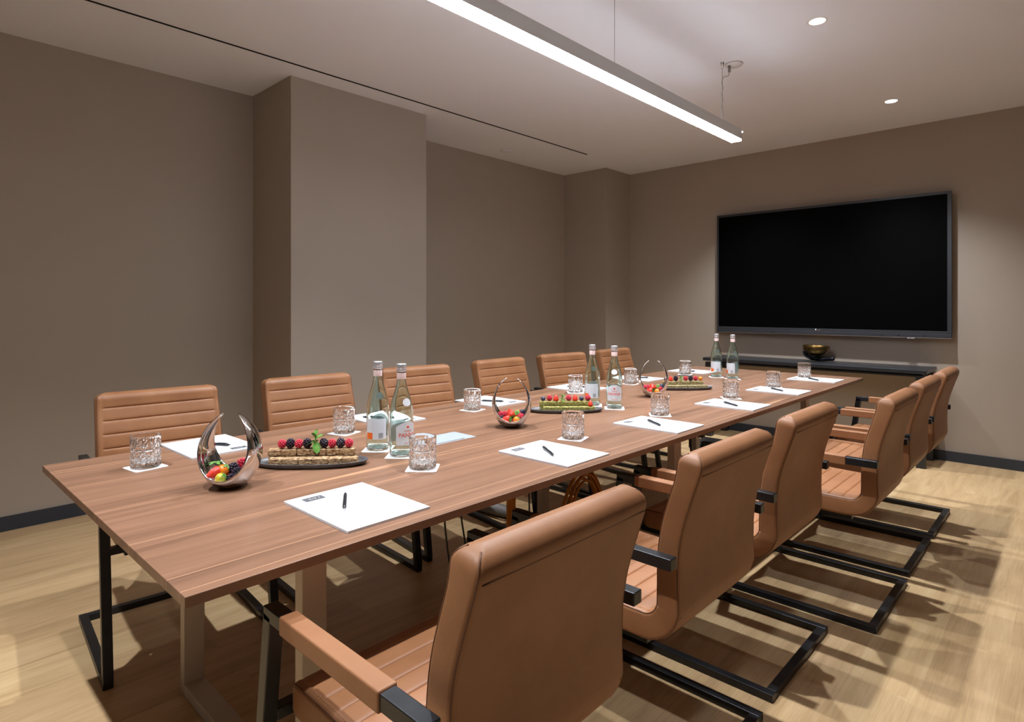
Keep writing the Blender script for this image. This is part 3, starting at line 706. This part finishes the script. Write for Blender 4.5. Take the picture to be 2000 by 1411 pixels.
for i, nm in ((1, 'middle'), (2, 'farthest')):
    bask(i, [('strawberry', -.004, -.014, .055, (2.6, .5, .3), 'upright strawberry on top in the %s steel bowl' % nm, 1.1),
             ('strawberry', -.020, -.036, .036, (1.4, 1.3, .2), 'strawberry lying at the front of the %s steel bowl' % nm, 1.15),
             ('orange_fruit', .020, -.036, .034, (.7, .3, .2), 'orange-red fruit at the front right of the %s steel bowl' % nm, 1.0),
             ('raspberry', -.044, -.004, .050, (.7, .3, .2), 'leftmost raspberry in the %s steel bowl' % nm, 1.15),
             ('raspberry', -.028, -.006, .052, (.2, .8, .2), 'second raspberry from the left in the %s steel bowl' % nm, 1.1),
             ('blackberry', -.040, -.026, .036, (.2, .8, .2), 'blackberry at the left rim of the %s steel bowl' % nm, 1.05),
             ('strawberry', .024, .004, .052, (.5, -.9, 0), 'strawberry on the right of the heap in the %s steel bowl' % nm, 1.0),
             ('raspberry', .038, -.020, .044, (.3, .5, 0), 'pale raspberry at the right rim of the %s steel bowl' % nm, 1.1),
             ('blueberry', .044, .006, .058, (.3, .5, 0), 'blueberry at the right edge of the %s steel bowl' % nm, 1.1),
             ('raspberry', 0, .015, .034, (.3, .5, 0), 'raspberry under the heap in the %s steel bowl' % nm, 1.2),
             ('raspberry', -.002, -.016, .024, (.3, .5, 0), 'raspberry at the bottom of the %s steel bowl' % nm, 1.2)], 'fruit heaped in the %s steel bowl' % nm)

# ------------------------------------------------------------------ platters with bars and berries
def make_platter():
    def lens(k, z, n=56):
        q = []
        for j in range(n):
            a = 2 * pi * j / n; ca, sa = cos(a), sin(a)
            x = .172 * k * math.copysign(abs(ca) ** .82, ca); y = .066 * k * math.copysign(abs(sa) ** .62, sa) * (1 - .35 * abs(ca) ** 3)
            q.append((x, y, z))
        return q
    rings = [lens(.80, 0), lens(.90, .001), lens(.965, .006), lens(1, .0135), lens(1.003, .0155), lens(.985, .0160), lens(.945, .0105), lens(.86, .0065), lens(.5, .0055), lens(.02, .0055)]
    mb = MB(); n = 56; vs = [v for r_ in rings for v in r_]
    fs = [(i * n + j, i * n + (j + 1) % n, (i + 1) * n + (j + 1) % n, (i + 1) * n + j) for i in range(len(rings) - 1) for j in range(n)]
    fs += [tuple(range(n))[::-1], tuple((len(rings) - 1) * n + j for j in range(n))]
    mb.add(vs, fs, True); return mb.build('platter', M['platter'], fixn=True)
pl0 = make_platter()
def bar_mesh(L, Wd, Hh, seed):
    rnd = random.Random(seed); bm = bmesh.new(); bmesh.ops.create_cube(bm, size=1)
    bmesh.ops.scale(bm, vec=(L, Wd, Hh), verts=bm.verts)
    bmesh.ops.bevel(bm, geom=bm.edges[:], offset=.002, segments=1, affect='EDGES')
    bmesh.ops.subdivide_edges(bm, edges=[e for e in bm.edges if e.calc_length() > .01], cuts=9, use_grid_fill=True)
    for v in bm.verts: v.co += Vector((rnd.uniform(-1, 1) * .0006, rnd.uniform(-1, 1) * .0011, rnd.uniform(-1, 1) * .0012))
    me = bpy.data.meshes.new('cereal_bar'); bm.to_mesh(me); bm.free(); return me
PLT = [((.940, 1.743), -43, 'oat', 'nearest'), ((2.235, 1.760), -44, 'pistachio', 'second'), ((3.330, 1.728), -43, 'seed', 'third')]
ROWS = [['raspberry', 'blackberry', 'raspberry', 'blackberry', 'mint', 'blackberry', 'raspberry', 'blackberry', 'raspberry'],
        ['blueberry', 'raspberry', 'strawberry', 'mint', 'raspberry', 'strawberry', 'blueberry', 'raspberry'],
        ['blueberry', 'strawberry', 'blackberry', 'mint', 'raspberry', 'blackberry', 'raspberry', 'orange_fruit']]
ON = ['first', 'second', 'third', 'fourth', 'fifth', 'sixth', 'seventh', 'eighth', 'ninth']
for i, ((x, y), deg, mt_, nm) in enumerate(PLT):
    o = pl0 if i == 0 else copy_tree(pl0); o.location = (x, y, TZ); a = R(deg); o.rotation_euler = (0, 0, a)
    tag(o, {'nearest': 'dark grey oval platter beside the nearest steel bowl', 'second': 'dark grey oval platter beside the middle steel bowl', 'third': 'dark grey oval platter beside the farthest steel bowl'}[nm], 'platter', 'dark oval serving platters')
    ex, ey = Vector((cos(a), sin(a), 0)), Vector((-sin(a), cos(a), 0)); base = Vector((x, y, TZ + .0066))
    rows = [(-.022, .0110, 3, 'front row'), (.014, .0110, 3, 'lower back row'), (.013, .0312, 3, 'upper back row')]
    bl = .088 if i == 0 else .080
    for ri, (yy, zz, n, rn) in enumerate(rows):
        off = .012 if ri == 0 else (-.002 if ri == 2 else 0)
        for k in range(n):
            sx = (k - (n - 1) / 2) * (bl + .0015) + off
            me = bar_mesh(bl, .026, .0195, i * 31 + ri * 7 + k); me.materials.append(M[mt_])
            b = bpy.data.objects.new('cereal_bar', me); COL.objects.link(b); p = base + ex * sx + ey * yy; b.location = (p.x, p.y, base.z + zz); b.rotation_euler = (0, 0, a + random.uniform(-.02, .02))
            tag(b, '%s %s bar, %s, on the %s platter' % (['left', 'middle', 'right'][k], {'oat': 'oat', 'pistachio': 'green pistachio', 'seed': 'seeded'}[mt_], rn, nm), 'cereal bar', 'bars stacked on the %s platter' % nm)
    row = ROWS[i]; n = len(row); span = .206 if i == 0 else .212
    for k, kd in enumerate(row):
        sx = (k / (n - 1) - .5) * span + (0.008 if i == 0 else .0); p = base + ex * sx + ey * .014
        TB = .0415; h = {'mint': TB, 'strawberry': TB, 'orange_fruit': TB + .0135, 'raspberry': TB + .0148, 'blackberry': TB + .0158, 'blueberry': TB + .0105}[kd]
        rot = (random.uniform(-.3, .3), random.uniform(-.3, .3), random.uniform(0, 6)) if kd not in ('mint', 'strawberry') else (0, 0, R(deg) + .2)
        sc = {'mint': 1.6 if i == 0 else .9, 'strawberry': 1.0, 'orange_fruit': 1.0, 'blueberry': 1.15}.get(kd, 1.22)
        if kd == 'strawberry': rot = (pi, 0, 0); h = TB + .0122
        if kd == 'mint': p = p - ey * .006
        fruit(kd, (p.x, p.y, base.z + h), rot, ('%s at the %s of the berry row on the %s platter' % (kd.replace('_', ' '), {0: 'left end', n - 1: 'right end'}.get(k, ON[k] + ' place'), nm)).replace('mint at', 'mint at'), 'mint' if kd == 'mint' else kd.replace('_', ' '), 'berries in a row on the %s platter' % nm, sc)
p = Vector((2.235, 1.760, 0)) + Vector((cos(R(-44)), sin(R(-44)), 0)) * .112 + Vector((sin(R(44)), cos(R(44)), 0)) * -.022
fruit('strawberry', (p.x, p.y, TZ + .0066 + .0205 + .0114), (pi, .1, .5), 'single red strawberry on the right end of the lower bar, second platter', 'strawberry', 'berries in a row on the second platter', .9)

# ------------------------------------------------------------------ television
Y0, Y1, Z0, Z1, XT = .748, 2.690, .992, 2.168, 5.880
tv = empty('wall_television', (5.92, (Y0 + Y1) / 2, Z0)); tag(tv, 'very large black television mounted on the far wall', 'television')
ty = (Y0 + Y1) / 2; hy = (Y1 - Y0) / 2; hz = Z1 - Z0; fx = XT - 5.92
MB().box(fx + .012, .018, -hy + .004, hy - .004, .004, hz - .004).build('back_housing', M['tvframe'], tv, bevel=.004)
MB().box(.018, .040, -.4, .4, .25, .85).build('wall_bracket', M['slot'], tv)
fb = MB(); e = .030
fb.box(fx, fx + .012, -hy, hy, hz - e * .75, hz); fb.box(fx, fx + .012, -hy, -hy + e, .055, hz - e * .75); fb.box(fx, fx + .012, hy - e * .6, hy, .055, hz - e * .75)
fb.box(fx, fx + .012, -hy, hy, .030, .055); fb.box(fx - .006, fx + .012, -hy, hy, 0, .030); fb.build('bezel', M['tvframe'], tv, bevel=.002)
MB().box(fx + .004, fx + .012, -hy + e, hy - e * .6, .055, hz - e * .75).build('screen', M['screen'], tv)
MB().box(fx - .0068, fx + .008, -hy + .002, hy - .002, -.003, .0).build('bottom_edge_strip', M['silver'], tv)
lg = text_mesh('LG', .019, .0003, bold=.0006); lg.materials.clear(); lg.materials.append(M['silver'])
for v in lg.vertices: x_, y_, z_ = v.co; v.co = (-z_, -x_ - .010, y_)
o = bpy.data.objects.new('maker_lettering', lg); COL.objects.link(o); o.parent = tv; o.location = (fx - .0008, .02, .042)
ql = MB().lathe([(.001, -.0003), (.0095, -.0003), (.0095, .0003), (.001, .0003)], 20)
ql.v = [(z_, x_, y_) for x_, y_, z_ in ql.v]; ql.build('maker_emblem', M['silver'], tv, loc=(fx - .0008, .038, .042), fixn=True)
MB().box(fx - .012, fx + .004, -hy + .245, -hy + .300, -.012, -.003).build('sensor_tab', M['silver'], tv, bevel=.002)
for yy in (-.62, -.50, .40, -.80): MB().box(fx - .0068, fx - .006, yy, yy + .02, .010, .020).build('front_port', M['slot'], tv)

# ------------------------------------------------------------------ console and singing bowl held by a hand
cs = empty('console_table', (5.73, 1.76, 0)); tag(cs, 'long narrow black console table under the television', 'console table')
MB().box(-.225, .215, -.905, .900, .727, .757).build('top', M['console'], cs, bevel=.003)
MB().box(-.19, .18, -.86, .86, .700, .714).build('under_frame', M['console'], cs); MB().box(-.15, .14, -.80, .80, .714, .727).build('spacer', M['console'], cs)
for lx in (-.205, .135):
    for ly in (-.89, .825): MB().box(lx, lx + .06, ly, ly + .06, 0, .714).build('leg', M['console'], cs, bevel=.002)
# sculpted hand lying on its back, fingers curled up to the left
hx, hy_, hz_ = 5.78, 1.715, .757
hand = empty('hand_sculpture', (hx, hy_, hz_), 0); tag(hand, 'dark bronze hand sculpture lying palm up on the console, cupping a bowl', 'sculpture')
def skin(name, verts, edges, rad, mat, parent, lvl=2):
    me = bpy.data.meshes.new(name); me.from_pydata(verts, edges, []); me.materials.append(mat)
    o = bpy.data.objects.new(name, me); COL.objects.link(o); o.parent = parent
    sk = o.modifiers.new('skin', 'SKIN')
    if not me.skin_vertices: me.skin_vertices.new(name='')
    for i, r_ in enumerate(rad): me.skin_vertices[0].data[i].radius = (r_, r_ * .82)
    me.skin_vertices[0].data[0].use_root = True; sk.use_smooth_shade = True
    sb = o.modifiers.new('sub', 'SUBSURF'); sb.levels = lvl; sb.render_levels = lvl; return o
# y is along the console: wrist at -y (right in view), fingertips at +y (left)
hv = [(0, -.150, .030), (0, -.105, .030), (0, -.060, .026), (0, -.010, .026), (0, .030, .028)]; he = [(0, 1), (1, 2), (2, 3), (3, 4)]; hr = [.026, .025, .026, .036, .030]
for fx_, ln, zz in ((-.036, .92, .0), (-.012, 1.05, .0), (.012, 1.0, .0), (.036, .82, .0)):
    k = len(hv); hv += [(fx_, .045, .026), (fx_ * 1.1, .045 + .032 * ln, .038), (fx_ * 1.1, .045 + .055 * ln, .062 * ln), (fx_ * 1.05, .045 + .066 * ln, .088 * ln)]
    he += [(4, k), (k, k + 1), (k + 1, k + 2), (k + 2, k + 3)]; hr += [.0125, .0105, .0095, .0075]
k = len(hv); hv += [(-.052, -.015, .030), (-.074, .014, .044), (-.082, .038, .060)]; he += [(3, k), (k, k + 1), (k + 1, k + 2)]; hr += [.014, .0115, .0090]
skin('hand', hv, he, hr, M['dark_bronze'], hand)
bw = MB().lathe([(.001, 0), (.045, .002), (.080, .018), (.103, .045), (.112, .078), (.114, .086), (.109, .087), (.105, .078), (.096, .048), (.074, .023), (.040, .008), (.001, .007)], 48).build('brass_bowl', M['brass'], loc=(hx + .0, hy_ + .010, hz_ + .0525), fixn=True)
bw.rotation_euler = (.04, 0, 0); tag(bw, 'aged brass singing bowl resting in the dark hand sculpture', 'bowl')

# ------------------------------------------------------------------ things under the table
bx_ = MB().box(-.16, .16, -.11, .11, 0, .045).build('floor_box', M['cable_black'], loc=(5.12, 2.42, 0), bevel=.004); tag(bx_, 'low flat black box on the floor in front of the console', 'box')
def sag(p0, p1, ctrl, n=14):
    a, b, c_ = Vector(p0), Vector(p1), Vector(ctrl); return [a * (1 - t) ** 2 + c_ * 2 * t * (1 - t) + b * t * t for t in [i / n for i in range(n + 1)]]
cb = MB()
for k in range(6):
    d = k * .011; a0 = -pi * .05; q = []
    for j in range(22):
        an = pi * (j / 21); q.append((2.31 - (.275 - d) * cos(an), 1.72 + .012 * sin(k * 2.1) - .05 * cos(an), .012 + .006 * (k % 2) + (.455 - d) * sin(an)))
    cb.tube(q, .0065, 7)
cb = cb.build('orange_cable_bundle', M['cable_orange']); tag(cb, 'looped bundle of orange cables arching above the floor under the table', 'cable')
cb = MB()
for k in range(5): cb.tube(sag((1.835 + k * .011, 1.74, .725), (1.86 + k * .012, 1.76 + .01 * k, .012), (1.80 + k * .012, 1.74, .30)), .006, 7)
cb = cb.build('orange_cable_drop', M['cable_orange']); tag(cb, 'orange cables hanging straight down from under the table middle', 'cable')
for k, (q, lb) in enumerate(((sag((1.36, 1.62, .725), (1.60, 1.60, .006), (1.36, 1.60, .05)), 'thin black cable slanting down under the near half of the table'),
                             (sag((1.44, 1.64, .725), (1.72, 1.60, .006), (1.46, 1.60, .05)), 'second thin black cable slanting down, right of the first'),
                             (sag((1.80, 1.61, .722), (1.81, 1.60, .006), (1.80, 1.60, .3)), 'black cable hanging in front of the orange cables'))):
    o = MB().tube(q, .0035, 7).build('black_cable', M['cable_black']); tag(o, lb, 'cable', 'black cables hanging under the table')
q = [(2.548 + .02 * sin(t * 5), 2.13 + .66 * t, .0385) for t in [i / 60 for i in range(61)]]
sl = MB().tube(q, [.033 + (.004 if i % 2 else 0) for i in range(61)], 16).build('ribbed_cable_sleeve', M['cable_grey']); tag(sl, 'grey ribbed cable sleeve lying on the floor under the table', 'cable sleeve')
